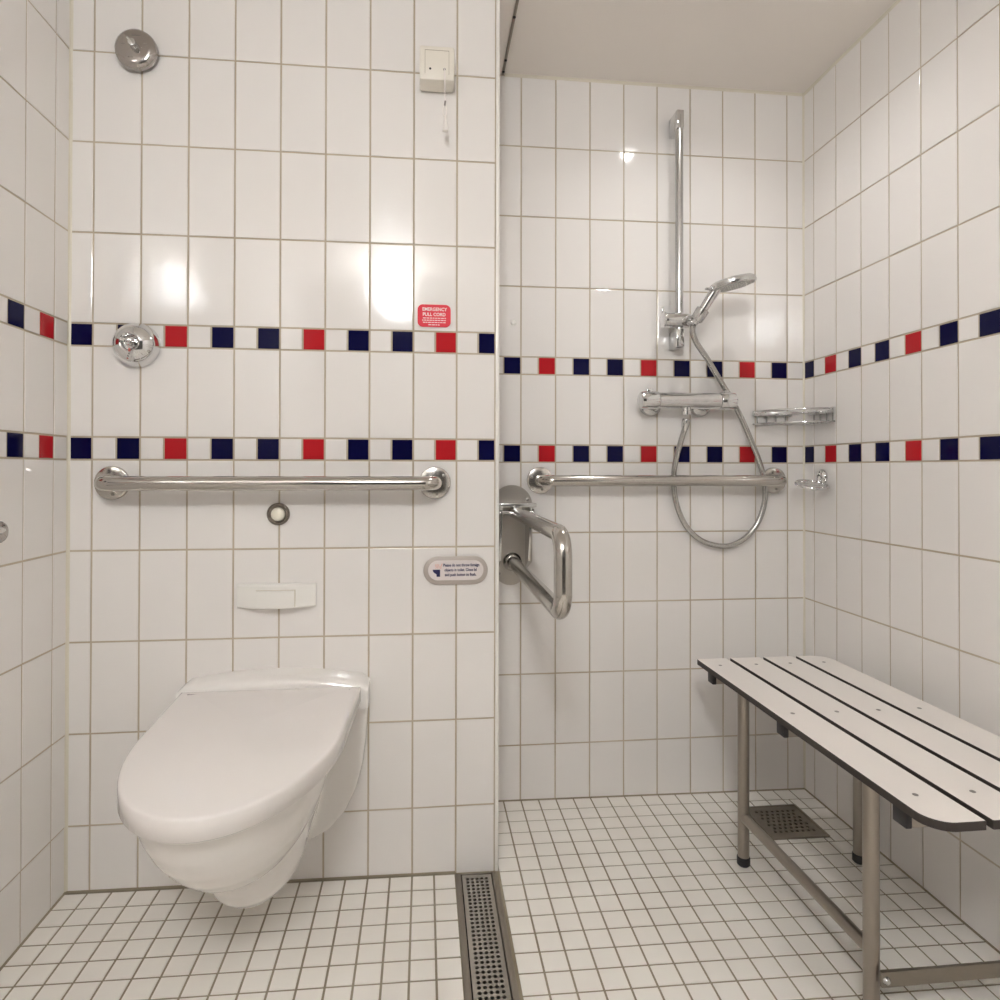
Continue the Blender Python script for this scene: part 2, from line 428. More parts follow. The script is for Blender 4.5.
# raised deck between lid and wall, crowned along its width
bm = bmesh.new()
def deck(y, dz, k):
    top = []
    for q in range(25):
        s = -1 + 2 * q / 24; x = XT + .203 * k * s
        top.append((x, y, -.488 + .020 * (1 - s*s) - .010 * max(0, abs(s) - .93) / .07 + dz))
    return top + [(XT + .203 * k, y, -.545), (XT - .203 * k, y, -.545)]
loft(bm, [deck(-.0008, 0, 1), deck(-.040, -.002, 1), deck(-.054, -.006, .998), deck(-.061, -.013, .99), deck(-.063, -.022, .985)])
obj('rear_deck', bm, M['porcelain'], t, angle=50)

# ------------------------------------------------------------------ grab bars
def grab_bar(x0, x1, z, yw, label, so=.066, r=.0158, fr=.037):
    t = thing('grab_bar', label, 'grab bar', ((x0+x1)/2, yw, z), 'straight grab bars')
    bm = bmesh.new()
    p = fillet([(x0, yw - .006, z), (x0, yw - so, z), (x1, yw - so, z), (x1, yw - .006, z)], .045, 10)
    tube(bm, p, r, 24); obj('bar', bm, M['steel'], t)
    for x in (x0, x1):
        bm = bmesh.new(); lathe(bm, (x, yw, z), (0, -1, 0), [(0, fr), (.0055, fr), (.0078, fr - .0012), (.0090, fr - .0045), (.0100, r + .005), (.0108, r - .002)], 40)
        fl = obj('flange', bm, M['steel'], t)
        for a in (40, 160, 280):
            c = (x + .026 * math.cos(math.radians(a)), yw - .0092, z + .026 * math.sin(math.radians(a)))
            bm = bmesh.new(); lathe(bm, c, (0, -1, 0), [(0, .0038), (.0012, .0036), (.0018, .002)], 12); obj('screw', bm, M['screw'], fl)
grab_bar(.044, .750, -.051, 0, 'long stainless grab bar on the tiled wall above the toilet')
grab_bar(1.053, 1.752, -.051, YS, 'stainless grab bar on the shower wall behind the hanging hose', fr=.038)

# hinged support rail on the shower wall
XF = .972
t = thing('fold_down_rail', 'polished hinged grab rail jutting out from the shower wall beside the partition edge', 'grab rail', (XF, YS, -.2))
bm = bmesh.new(); poly = []
for k in range(25): a = PI * k / 24; poly.append((XF + .058 * math.cos(a), YS - .0005, -.122 + .058 * math.sin(a)))
poly += [(XF - .058, YS - .0005, -.280)]
for k in range(0, 17): a = PI + PI * k / 16; poly.append((XF - .004 + .046 * math.cos(a), YS - .0005, -.300 + .046 * math.sin(a)))
poly += [(XF + .058, YS - .0005, -.280)]
prism(bm, poly, (0, -.006, 0)); obj('wall_plate', bm, M['brushed'], t)
bm = bmesh.new()
for sx in (-1, 1):
    x = XF + sx * .040
    prism(bm, [(x - .0025, YS - .006, -.118), (x - .0025, YS - .085, -.118), (x - .0025, YS - .092, -.135), (x - .0025, YS - .060, -.27), (x - .0025, YS - .006, -.30)], (.005, 0, 0))
box(bm, (XF - .056, YS - .088, -.122), (XF + .056, YS - .006, -.112), .001)
obj('hinge_bracket', bm, M['chrome_grey'], t)
bm = bmesh.new(); tube(bm, [(XF - .048, YS - .074, -.137), (XF + .048, YS - .074, -.137)], .007, 16)
lathe(bm, (XF + .046, YS - .074, -.137), (1, 0, 0), [(0, .010), (.004, .010), (.006, .006)], 16); lathe(bm, (XF - .046, YS - .074, -.137), (-1, 0, 0), [(0, .010), (.004, .010), (.006, .006)], 16)
obj('hinge_pin', bm, M['chrome'], t)
bm = bmesh.new()
p = fillet([(XF, YS - .055, -.137), (XF, -.362, -.137), (XF, -.362, -.279), (XF, YS - .022, -.279)], .040, 10)
tube(bm, p, .0165, 24); obj('rail', bm, M['steel'], t)
bm = bmesh.new(); lathe(bm, (XF, YS - .0055, -.279), (0, -1, 0), [(0, .026), (.012, .026), (.016, .022), (.02, .0172)], 28); obj('stop_collar', bm, M['steel'], t)
for dx, dz in ((.044, -.105), (-.044, -.105), (.030, -.312), (-.036, -.312)):
    bm = bmesh.new(); lathe(bm, (XF + dx, YS - .0065, dz), (0, -1, 0), [(0, .005), (.002, .0045), (.003, .002)], 12); obj('screw', bm, M['screw'], t)

# ------------------------------------------------------------------ round chrome valves on the toilet wall
def valve(x, z, label, kind):
    t = thing('shower_valve', label, 'valve', (x, 0, z), 'round chrome wall valves')
    bm = bmesh.new()
    if kind:
        lathe(bm, (x, 0, z), (0, -1, 0), [(0, .028), (.006, .028), (.007, .042), (.010, .0445), (.016, .0445), (.022, .042), (.0265, .036), (.0280, .028), (.0280, .006)], 48)
    else:
        lathe(bm, (x, 0, z), (0, -1, 0), [(0, .049), (.005, .049), (.012, .0475), (.022, .044), (.032, .037), (.038, .029), (.041, .021), (.039, .016), (.034, .012), (.034, .004)], 48)
    obj('escutcheon', bm, M['satin' if kind else 'chrome'], t)
    bm = bmesh.new()
    y0 = -.026 if kind else -.034
    lathe(bm, (x + .002, y0, z), (0, -1, 0), [(0, .0085), (.014, .0085), (.018, .0075), (.019, .004)], 20)
    obj('stem', bm, M['chrome'], t)
    bm = bmesh.new()
    if kind: tube(bm, [(x + .008, y0 - .006, z - .008), (x + .002, y0 - .011, z), (x - .008, y0 - .014, z + .011)], [.003, .004, .003], 12)
    else: tube(bm, [(x + .002, y0 - .012, z), (x - .016, y0 - .014, z + .006)], [.004, .003], 12)
    obj('lever', bm, M['chrome'], t)
    bm = bmesh.new()
    if kind:                                         # worn engraved marks round the stem
        bm.free()
        for a, b, c in ((-.022, .004, .009), (.024, .006, .007), (.004, .024, .018), (-.006, -.024, .012)):
            bm = bmesh.new(); box(bm, (x + a - c/2, -.0284, z + b - .0007), (x + a + c/2, -.0270, z + b + .0007)); obj('engraved_mark', bm, M['screw'], t)
    else:
        box(bm, (x - .002, -.0415, z - .021), (x + .002, -.0385, z - .014), .001)  # small red-brown block on the dome below the stem
        obj('reddish_mark', bm, M['red_mark'], t, label='small reddish mark below the stem')
valve(.094, .900, 'round satin chrome valve with a stub lever, high on the toilet wall near the ceiling', 1)
valve(.094, .253, 'domed chrome valve covering a navy tile of the upper striped row', 0)

# ------------------------------------------------------------------ pull-cord box
t = thing('alarm_pull_box', 'cream pull-cord switch box with a short white cord, high on the wall', 'alarm switch', (.752, 0, .89))
bm = bmesh.new(); box(bm, (.7150, -.012, .8570), (.7890, -.0008, .929), .002); obj('back_box', bm, M['cream_dark'], t)
bm = bmesh.new(); box(bm, (.7130, -.052, .855), (.7910, -.004, .932), .004); obj('cover', bm, M['cream'], t)
bm = bmesh.new()
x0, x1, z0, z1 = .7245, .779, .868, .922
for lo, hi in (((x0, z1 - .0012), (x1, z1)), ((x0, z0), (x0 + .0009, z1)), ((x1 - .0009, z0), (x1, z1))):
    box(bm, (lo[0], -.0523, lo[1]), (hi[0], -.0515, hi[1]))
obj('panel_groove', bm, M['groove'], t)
for x in (.7365, .7685):
    bm = bmesh.new(); lathe(bm, (x, -.0515, .8795), (0, -1, 0), [(0, .0026), (.0008, .0026)], 14); obj('hole', bm, M['black'], t)
bm = bmesh.new()
tube(bm, smooth_path([(.7685, -.050, .8795), (.7685, -.0550, .8785), (.7690, -.0560, .872), (.7695, -.056, .84), (.7700, -.056, .803)]), .0011, 8)
cord = obj('cord', bm, M['print_white'], t)
bm = bmesh.new(); tube(bm, [(.7705, -.056, .806), (.7690, -.056, .795)], .0022, 10); obj('bead', bm, M['screw'], cord)
bm = bmesh.new()
pts = [(.769 + .0045 * math.sin(2*PI*k/20), -.056, .784 + .012 * math.cos(2*PI*k/20)) for k in range(20)]
tube(bm, pts, .0011, 8, closed=True)
lathe(bm, (.7705, -.056, .772), (0, 0, -1), [(0, .002), (.012, .004), (.028, .0068), (.033, .0068), (.034, .004)], 18)
obj('pull_toggle', bm, M['clear'], cord)

# red sticker below it
t = thing('emergency_sticker', 'small red rounded sticker with white lettering above a red tile', 'sticker', (.7505, -.001, .336))
bm = bmesh.new(); prism(bm, [(x, -.0008, z) for x, z in rrect(.7475, .336, .0765, .052, .012)], (0, -.0008, 0)); obj('backing', bm, M['label_red'], t)
bm = text_bm('EMERGENCY', .0108, .7485, -.0018, .3475, 'CENTER', .0002, .92); join(bm, text_bm('PULL CORD', .0108, .7475, -.0018, .3355, 'CENTER', .0002, .92))
obj('heading', bm, M['print_white'], t, smooth=False)
bm = bmesh.new()
for z, a, b in ((.3305, .722, .775), (.3255, .720, .7745), (.3205, .722, .774), (.3150, .734, .760)):
    x = a
    while x < b:
        w = random.uniform(.003, .007); box(bm, (x, -.0019, z - .0009), (min(x + w, b), -.0015, z + .0009)); x += w + .0016
obj('small_print', bm, M['print_white'], t, smooth=False)

# oval flush notice
t = thing('flush_notice', 'oval notice plate with a toilet pictogram and three lines of navy text', 'sign', (.799, -.001, -.2535))
bm = bmesh.new(); prism(bm, [(x, -.0008, z) for x, z in rrect(.799, -.2540, .1490, .0655, .0326, 12)], (0, -.004, 0), bev=.0012); obj('rim', bm, M['sign_rim'], t)
bm = bmesh.new(); prism(bm, [(x, -.0045, z) for x, z in rrect(.799, -.2535, .128, .0455, .0226, 12)], (0, -.0012, 0)); obj('face', bm, M['sign_face'], t)
bm = text_bm('Please do not throw foreign', .0093, .7690, -.0059, -.2445, 'LEFT', .00028, .80)
join(bm, text_bm('objects in toilet. Close lid', .0090, .7725, -.0059, -.2555, 'LEFT', .00028, .80)); join(bm, text_bm('and push button to flush.', .0090, .7735, -.0059, -.2665, 'LEFT', .00028, .80))
obj('lettering', bm, M['print_navy'], t, smooth=False)
bm = bmesh.new()
prism(bm, [(.7455, -.0055, -.2515), (.7625, -.0055, -.2515), (.7625, -.0055, -.2680), (.7545, -.0055, -.2680), (.7540, -.0055, -.2625), (.7490, -.0055, -.2590), (.7460, -.0055, -.2555)], (0, -.0004, 0)); obj('pictogram_bowl', bm, M['print_navy'], t, smooth=False)
bm = bmesh.new()
for x in (.7525, .7560, .7595):
    tube(bm, smooth_path([(x, -.0058, -.2490), (x + .0012, -.0058, -.2455), (x - .0008, -.0058, -.2420), (x + .0008, -.0058, -.2385)], 3), .00055, 6)
box(bm, (.7635, -.0060, -.2500), (.7648, -.0056, -.2440)); prism(bm, [(.7636, -.0056, -.2440), (.7649, -.0056, -.2440), (.7680, -.0056, -.2375), (.7667, -.0056, -.2375)], (0, -.0004, 0))
obj('pictogram_lines', bm, M['print_orange'], t, smooth=False)

# flush sensor and flush plate
t = thing('flush_button', 'round metal-rimmed ivory button just below the grab bar over the toilet', 'button', (.3985, 0, -.1215))
bm = bmesh.new(); lathe(bm, (.3985, 0, -.1215), (0, -1, 0), [(0, .0255), (.004, .0255), (.009, .0235), (.011, .020), (.009, .0165), (.004, .0150)], 40, cap1=False); obj('rim', bm, M['dark_chrome'], t)
bm = bmesh.new(); lathe(bm, (.3985, -.002, -.1215), (0, -1, 0), [(0, .0152), (.006, .0150), (.009, .012), (.0102, .006), (.0104, 0)], 32); obj('cap', bm, M['button'], t)
XP, ZP = .3965, -.3035
t = thing('flush_plate', 'white bowed flush plate with a central push button above the toilet', 'flush plate', (XP, 0, ZP))
def bow(w, h, y_edge, depth, yb, n=20):
    bm = bmesh.new(); R = []
    for q in range(n + 1):
        s = -1 + 2*q/n; x = XP + w/2*s; y = y_edge - depth*(1 - s*s); e = .0035
        R.append([(x, yb, ZP - h/2), (x, y + e, ZP - h/2), (x, y, ZP - h/2 + e), (x, y, ZP + h/2 - e), (x, y + e, ZP + h/2), (x, yb, ZP + h/2)])
    return loft(bm, R)
obj('plate', bow(.172, .053, -.008, .022, -.0008), M['plastic'], t, angle=35)
bm = bmesh.new(); R = []
for q in range(13):
    s = -1 + q/6; x = XP + .002 + .041*s; y = -.0335 + .004*s*s
    R.append([(x, -.02, ZP - .0235), (x, y, ZP - .0235), (x, y - .001, ZP - .021), (x, y + .0005, ZP + .0135), (x, -.02, ZP + .0145)])
loft(bm, R); obj('push_button', bm, M['plastic'], t, angle=35)
bm = bmesh.new(); box(bm, (XP - .0395, -.0303, ZP + .0146), (XP + .0445, -.0285, ZP + .0158)); box(bm, (XP + .0434, -.0303, ZP - .0225), (XP + .0450, -.0265, ZP + .0158)); obj('button_gap', bm, M['cream_dark'], t)

# small chrome holder on the left wall, only its tip in view
t = thing('chrome_wall_holder', 'small round chrome fitting on the left wall, cut by the photo edge', 'holder', (XL, -.240, -.136))
bm = bmesh.new(); lathe(bm, (XL, -.229, -.136), (1, 0, 0), [(0, .020), (.005, .020), (.009, .017), (.012, .011), (.013, 0)], 32); obj('rosette', bm, M['satin'], t)
bm = bmesh.new(); tube(bm, [(XL + .0135, -.232, -.132), (XL + .0165, -.25, -.131), (XL + .0165, -.38, -.131)], [.004, .0075, .0075], 16); obj('arm', bm, M['chrome'], t)

# ------------------------------------------------------------------ shower fittings
XRAIL, YRAIL = 1.4435, YS - .050
t = thing('shower_riser_rail', 'slim vertical chrome riser rail with a sliding bracket on the shower wall', 'shower rail', (XRAIL, YS, .66))
bm = bmesh.new(); tube(bm, [(XRAIL, YRAIL, .335), (XRAIL, YRAIL, .985)], .0112, 24); obj('rail_tube', bm, M['chrome_grey'], t)
for z0, z1 in ((.944, .998), (.326, .378)):
    bm = bmesh.new()
    box(bm, (XRAIL - .011, YRAIL - .011, z0), (XRAIL + .011, YS - .0005, z1), .0025)
    obj('wall_bracket', bm, M['chrome'], t)
zs = .402
bm = bmesh.new(); lathe(bm, (1.398, YRAIL - .004, zs), (1, 0, 0), [(0, .0205), (.004, .0215), (.060, .0215), (.074, .0195), (.080, .015)], 32)
sl = obj('slider', bm, M['chrome'], t)
bm = bmesh.new(); lathe(bm, (1.390, YRAIL - .004, zs), (1, 0, 0), [(0, .016), (.003, .023), (.008, .023), (.0095, .020)], 32); box(bm, (1.391, YRAIL - .009, zs + .018), (1.396, YRAIL + .001, zs + .037), .0015); obj('clamp_knob', bm, M['chrome'], sl)
HB, HT = Vector((1.4690, .205, .388)), Vector((1.5170, .178, .474))     # handle ends
hd = (HT - HB).normalized()
bm = bmesh.new(); lathe(bm, HB + hd * .004, hd, [(0, .0130), (0, .0150), (.004, .0172), (.034, .0185), (.036, .0160), (.036, .0136), (0, .0130)], 24, cap0=False, cap1=False); tube(bm, [(1.468, YRAIL - .004, zs), HB + hd * .018 + Vector((0, .0172, 0))], .009, 16); obj('handset_cradle', bm, M['chrome_grey'], sl)

t = thing('hand_shower', 'chrome hand shower with a round grey spray head, resting in the rail bracket', 'shower head', HB)
bm = bmesh.new(); tube(bm, [HB - hd * .006, HB, HB + hd * .03, HB + hd * .07, HT + hd * .006], [.0085, .0105, .0118, .0135, .0150], 20); obj('handle', bm, M['chrome'], t)
hn = Vector((.22, .02, -1)).normalized(); hc = Vector((1.5565, .166, .487))
bm = bmesh.new(); lathe(bm, hc - hn * .014, hn, [(0, .012), (.002, .040), (.005, .054), (.010, .0605), (.018, .0620), (.022, .0610), (.0235, .057)], 48); obj('head', bm, M['chrome_grey'], t)
bm = bmesh.new(); lathe(bm, hc + hn * .0090, hn, [(0, .0565), (.0014, .0560), (.0020, .050), (.0022, 0)], 48)
fx, fy = ring_frame(hn)
face = obj('spray_face', bm, M['spray'], t)
bm = bmesh.new()
for rr, n in ((.012, 6), (.024, 12), (.036, 18), (.047, 24)):
    for k in range(n):
        c = hc + hn * .0108 + (fx * math.cos(2*PI*k/n) + fy * math.sin(2*PI*k/n)) * rr
        lathe(bm, c, hn, [(0, .0018), (.0014, .0013)], 8)
obj('nozzles', bm, M['plastic'], face)
bm = bmesh.new(); box(bm, (hc.x - .064 - .012, hc.y - .006, hc.z - .0205), (hc.x - .050, hc.y + .006, hc.z - .0145), .002); obj('spray_selector', bm, M['chrome_grey'], t)

HOSE = [(1.4650, .2072, .381), (1.4655, .2140, .362), (1.4820, .2270, .336), (1.5181, .2439, .2992), (1.5532, .2619, .2601), (1.5861, .2739, .2191), (1.6143, .2759, .1763), (1.6446, .2759, .1187), (1.6725, .2769, .058), (1.698, .2789, -.003), (1.7138, .2799, -.0641), (1.7118, .2819, -.1225), (1.6914, .2839, -.178), (1.6556, .2859, -.2186), (1.6098, .2859, -.24), (1.5613, .2859, -.238), (1.516, .2859, -.2202), (1.477, .2859, -.1823), (1.4522, .2839, -.1331), (1.4395, .2819, -.0783), (1.4379, .2779, -.0266), (1.4435, .2699, .022), (1.4512, .2599, .0616), (1.4588, .2499, .1008), (1.4605, .2450, .1200)]
t = thing('shower_hose', 'grey metal shower hose looping from the hand shower down to the mixer', 'hose', (1.59, YS, -.24))
bm = bmesh.new(); pp = smooth_path(HOSE, 24); rr = [.0078 + .0003 * (1 if k % 2 else -1) for k in range(len(pp))]; tube(bm, pp, rr, 14); obj('hose_tube', bm, M['hose'], t, angle=80)
bm = bmesh.new(); d = (Vector(HOSE[-2]) - Vector(HOSE[-1])).normalized(); lathe(bm, Vector(HOSE[-1]) - d * .004, d, [(0, .0105), (.003, .0120), (.016, .0115), (.030, .0090), (.034, .0075)], 20); obj('hose_nut', bm, M['chrome_grey'], t)

# mixer
XM0, XM1, YM, ZM = 1.326, 1.604, YS - .060, .1745
t = thing('shower_mixer', 'horizontal chrome thermostatic shower mixer on the shower wall', 'shower mixer', (1.463, YS, ZM))
bm = bmesh.new(); tube(bm, [(XM0 + .052, YM, ZM), (XM1 - .048, YM, ZM)], .0225, 32); obj('body', bm, M['chrome'], t)
bm = bmesh.new(); lathe(bm, (XM0 + .051, YM, ZM), (-1, 0, 0), [(0, .0235), (.002, .0250), (.040, .0250), (.049, .0235), (.053, .018), (.054, 0)], 32); box(bm, (XM0 + .018, YM - .008, ZM + .022), (XM0 + .036, YM + .008, ZM + .032), .003); obj('temperature_knob', bm, M['chrome'], t)
bm = bmesh.new(); lathe(bm, (XM1 - .047, YM, ZM), (1, 0, 0), [(0, .0235), (.002, .0250), (.036, .0250), (.044, .0235), (.048, .018), (.049, 0)], 32); box(bm, (XM1 - .036, YM - .008, ZM + .022), (XM1 - .020, YM + .008, ZM + .030), .003); obj('flow_knob', bm, M['chrome'], t)
for x in (1.376, 1.526):
    bm = bmesh.new(); lathe(bm, (x, YS, ZM - .006), (0, -1, 0), [(0, .034), (.003, .034), (.010, .030), (.014, .018), (.018, .0155), (.05, .0155)], 32); obj('wall_rosette', bm, M['chrome_grey'], t)
bm = bmesh.new(); lathe(bm, (1.4612, YM + .001, ZM - .018), (0, 0, -1), [(0, .0125), (.010, .0125), (.011, .0140), (.022, .0140), (.0235, .0125)], 24); obj('hose_outlet', bm, M['chrome'], t)

# corner basket
t = thing('corner_basket', 'chrome wire basket in the shower corner above the striped tiles', 'basket', (XR, YS, .13))
def arc(r, z, a0=180, a1=270, n=24):
    return [(XR - .002 + r * math.cos(math.radians(a0 + (a1 - a0) * k / n)), YS - .002 + r * math.sin(math.radians(a0 + (a1 - a0) * k / n)), z) for k in range(n + 1)]
def rim(z, r, bow=.60):
    """corner outline: two legs on the walls and a flattened arc between them"""
    A, B = Vector((XR - .163, YS - .006, z)), Vector((XR - .006, YS - .149, z)); mid = (A + B) / 2 + Vector((-.040, -.038, 0)) * bow
    out = [Vector((XR - .006, YS - .006, z)), A]
    for k in range(1, 16):
        q = k / 16; out.append((1-q)**2 * A + 2*q*(1-q) * (2*mid - (A+B)/2) + q*q * B)
    return out + [B]
ZB1, ZB0 = .150, .114
bm = bmesh.new(); top = rim(ZB1, 0); tube(bm, top, .0032, 10, closed=True); obj('top_rim', bm, M['chrome'], t)
bm = bmesh.new(); bot = rim(ZB0, 0); tube(bm, bot, .0026, 10, closed=True); obj('base_rim', bm, M['chrome'], t)
for P0, P1, qs in ((top[0], top[1], (.36, .55, .74, .92)), (top[0], top[-1], (.36, .56, .76, .95))):
    for q in qs:
        p = P0 + (P1 - P0) * q; bm = bmesh.new(); tube(bm, [p, p - Vector((0, 0, ZB1 - ZB0))], .0019, 8); obj('upright_wire', bm, M['chrome_grey'], t)
bm = bmesh.new()
for k in range(1, len(bot) - 1):
    b = bot[k]; tube(bm, [b, bot[0] + (bot[1 if k < 9 else -1] - bot[0]) * (abs(k - 9) / 8.0 * .95)], .0013, 8)
obj('base_wires', bm, M['chrome_grey'], t)
for lo, hi in (((XR - .164, YS - .012, ZB1 - .012), (XR - .045, YS - .002, ZB1 + .002)), ((XR - .012, YS - .150, ZB1 - .012), (XR - .002, YS - .035, ZB1 + .004))):
    bm = bmesh.new(); box(bm, lo, hi, .002); obj('wall_strip', bm, M['chrome'], t)

# wire soap holder on the right wall
t = thing('soap_holder', 'small chrome ring soap holder on the right wall below the corner basket', 'soap holder', (XR, .215, -.045))
bm = bmesh.new(); lathe(bm, (XR, .215, -.040), (-1, 0, 0), [(0, .022), (.004, .022), (.010, .019), (.013, .014), (.013, .008)], 32); obj('rosette', bm, M['chrome'], t)
bm = bmesh.new(); tube(bm, smooth_path([(XR - .010, .215, -.040), (XR - .014, .213, -.050), (XR - .016, .212, -.058)]), .007, 12); obj('arm', bm, M['chrome'], t)
def rz(y): return -.060 + .26 * (y - .205)
bm = bmesh.new(); pts = [(XR - .044 + .041 * math.cos(2*PI*k/40), .198 + .040 * math.sin(2*PI*k/40), rz(.198 + .040 * math.sin(2*PI*k/40))) for k in range(40)]; tube(bm, pts, .0045, 12, closed=True); obj('ring', bm, M['chrome'], t)
for q in (-.6, -.2, .2, .6):
    w = .041 * math.sqrt(1 - q*q); y = .198 + .040*q; bm = bmesh.new(); tube(bm, [(XR - .044 - w, y, rz(y)), (XR - .044 + w, y, rz(y))], .0017, 8); obj('cross_wire', bm, M['chrome'], t)

# small white plug in the shower wall
bm = bmesh.new(); lathe(bm, (.976, YS, .397), (0, -1, 0), [(0, .0085), (.003, .0082), (.006, .006), (.007, 0)], 24)
o = obj('wall_plug', bm, M['plastic']); tag(o, 'tiny round white plug on the shower wall beside the partition edge', 'plug'); origin_to(o, (.976, YS, .397))

# ------------------------------------------------------------------ bench
ZT = -.511; TH = .013
BX0, BX1, BY0, BY1 = 1.430, 1.784, -.660, .110
t = thing('shower_bench', 'white slatted shower bench on tubular steel legs along the right wall', 'bench', (1.612, -.27, zfl(1.612)))
gap = .0098; sw = (BX1 - BX0 - 3*gap) / 4
def slat_outline(x0, x1, rl, rr):
    pts = []
    def corner(cx, cy, r, a0):
        if r <= 0: pts.append((cx, cy)); return
        for k in range(9):
            a = math.radians(a0 + 90*k/8); pts.append((cx + r*math.cos(a), cy + r*math.sin(a)))
    corner(x1 - rr, BY1 - rr, rr, 0); r2 = .006 if rl > .01 else rl; corner(x0 + r2, BY1 - r2, r2, 90); corner(x0 + rl, BY0 + rl, rl, 180); corner(x1 - rr, BY0 + rr, rr, 270)
    return pts
SCY = (.052, -.262, -.583)
for i in range(4):
    x0 = BX0 + i*(sw + gap); x1 = x0 + sw
    rl, rr = (.036, .002) if i == 0 else ((.002, .042) if i == 3 else (.002, .002))
    o2 = slat_outline(x0, x1, rl, rr); bm = bmesh.new()
    def inset_ol(d): return slat_outline(x0 + d, x1 - d, max(rl - d, .0005), max(rr - d, .0005))
    def ins(d):
        cx, cy = (x0+x1)/2, (BY0+BY1)/2
        return [(cx + (x-cx)*(1 - 2*d/(x1-x0)), cy + (y-cy)*(1 - 2*d/(BY1-BY0))) for x, y in o2]
    loft(bm, [[(x, y, ZT - TH) for x, y in o2], [(x, y, ZT - .0012) for x, y in o2], [(x, y, ZT - .0004) for x, y in ins(.001)]], mi=1, cap=False)
    f = bm.faces.new([bm.verts.new((x, y, ZT - .0004)) for x, y in ins(.001)]); f.material_index = 0
    f.normal_update(); 
    if f.normal.z < 0: f.normal_flip()
    f = bm.faces.new([bm.verts.new((x, y, ZT - TH)) for x, y in o2]); f.material_index = 1
    f.normal_update()
    if f.normal.z > 0: f.normal_flip()
    s = obj('slat', bm, [M['slat'], M['core']], t, smooth=False)
    for y in SCY:
        bm = bmesh.new(); lathe(bm, (x0 + sw*.5 - (.004 if i == 0 else 0), y, ZT - .0006), (0, 0, 1), [(0, .0043), (.0006, .0043), (.0010, .0034), (.0006, .0016), (.0004, 0)], 16); obj('screw', bm, M['screw'], s)
for y in SCY:
    bm = bmesh.new(); box(bm, (BX0 + .020, y - .0135, ZT - TH - .030), (BX1 - .018, y + .0135, ZT - TH), .002); ct = obj('cross_tube', bm, M['leg'], t)
    for x0, x1 in ((BX0 + .010, BX0 + .020), (BX1 - .018, BX1 - .008)):
        bm = bmesh.new(); box(bm, (x0, y - .0140, ZT - TH - .0305), (x1, y + .0140, ZT - TH - .0005), .0015); obj('end_cap', bm, M['black'], ct)
LEGS = [(1.484, -.030), (1.770, -.042), (1.495, -.449), (1.770, -.458)]
for x, y in LEGS:
    bm = bmesh.new(); tube(bm, [(x, y, ZT - TH - .001), (x, y, zfl(x) + .012)], .0132, 24); lg = obj('leg', bm, M['leg'], t)
    bm = bmesh.new(); lathe(bm, (x, y, zfl(x)), (0, 0, 1), [(0, .0115), (.004, .0150), (.020, .0150), (.022, .0138)], 24); obj('rubber_foot', bm, M['black'], lg)
bm = bmesh.new(); tube(bm, [(1.484, -.030, -.846), (1.495, -.449, -.849)], .0115, 20); obj('side_rail', bm, M['leg'], t)
for y in (-.030, -.447):
    for s in (0,):
        bm = bmesh.new(); box(bm, (1.478, y - .010, ZT - TH - .012), (1.778, y + .010, ZT - TH - .0005), .002); obj('top_rail', bm, M['leg'], t)
bm = bmesh.new(); box(bm, (1.497, -.4720, -.896), (1.778, -.4660, -.870), .001); br = obj('end_brace', bm, M['steel_dull'], t)
for x in (1.505, 1.768):
    bm = bmesh.new(); lathe(bm, (x, -.4720, -.883), (0, -1, 0), [(0, .007), (.002, .0068), (.005, .004), (.0055, 0)], 16); obj('bolt', bm, M['chrome_grey'], br)
for y in (-.030, -.447):
    bm = bmesh.new(); box(bm, (1.480, y - .017, ZT - TH - .026), (1.4995, y + .017, ZT - TH - .001), .003); obj('leg_bracket', bm, M['leg'], t)

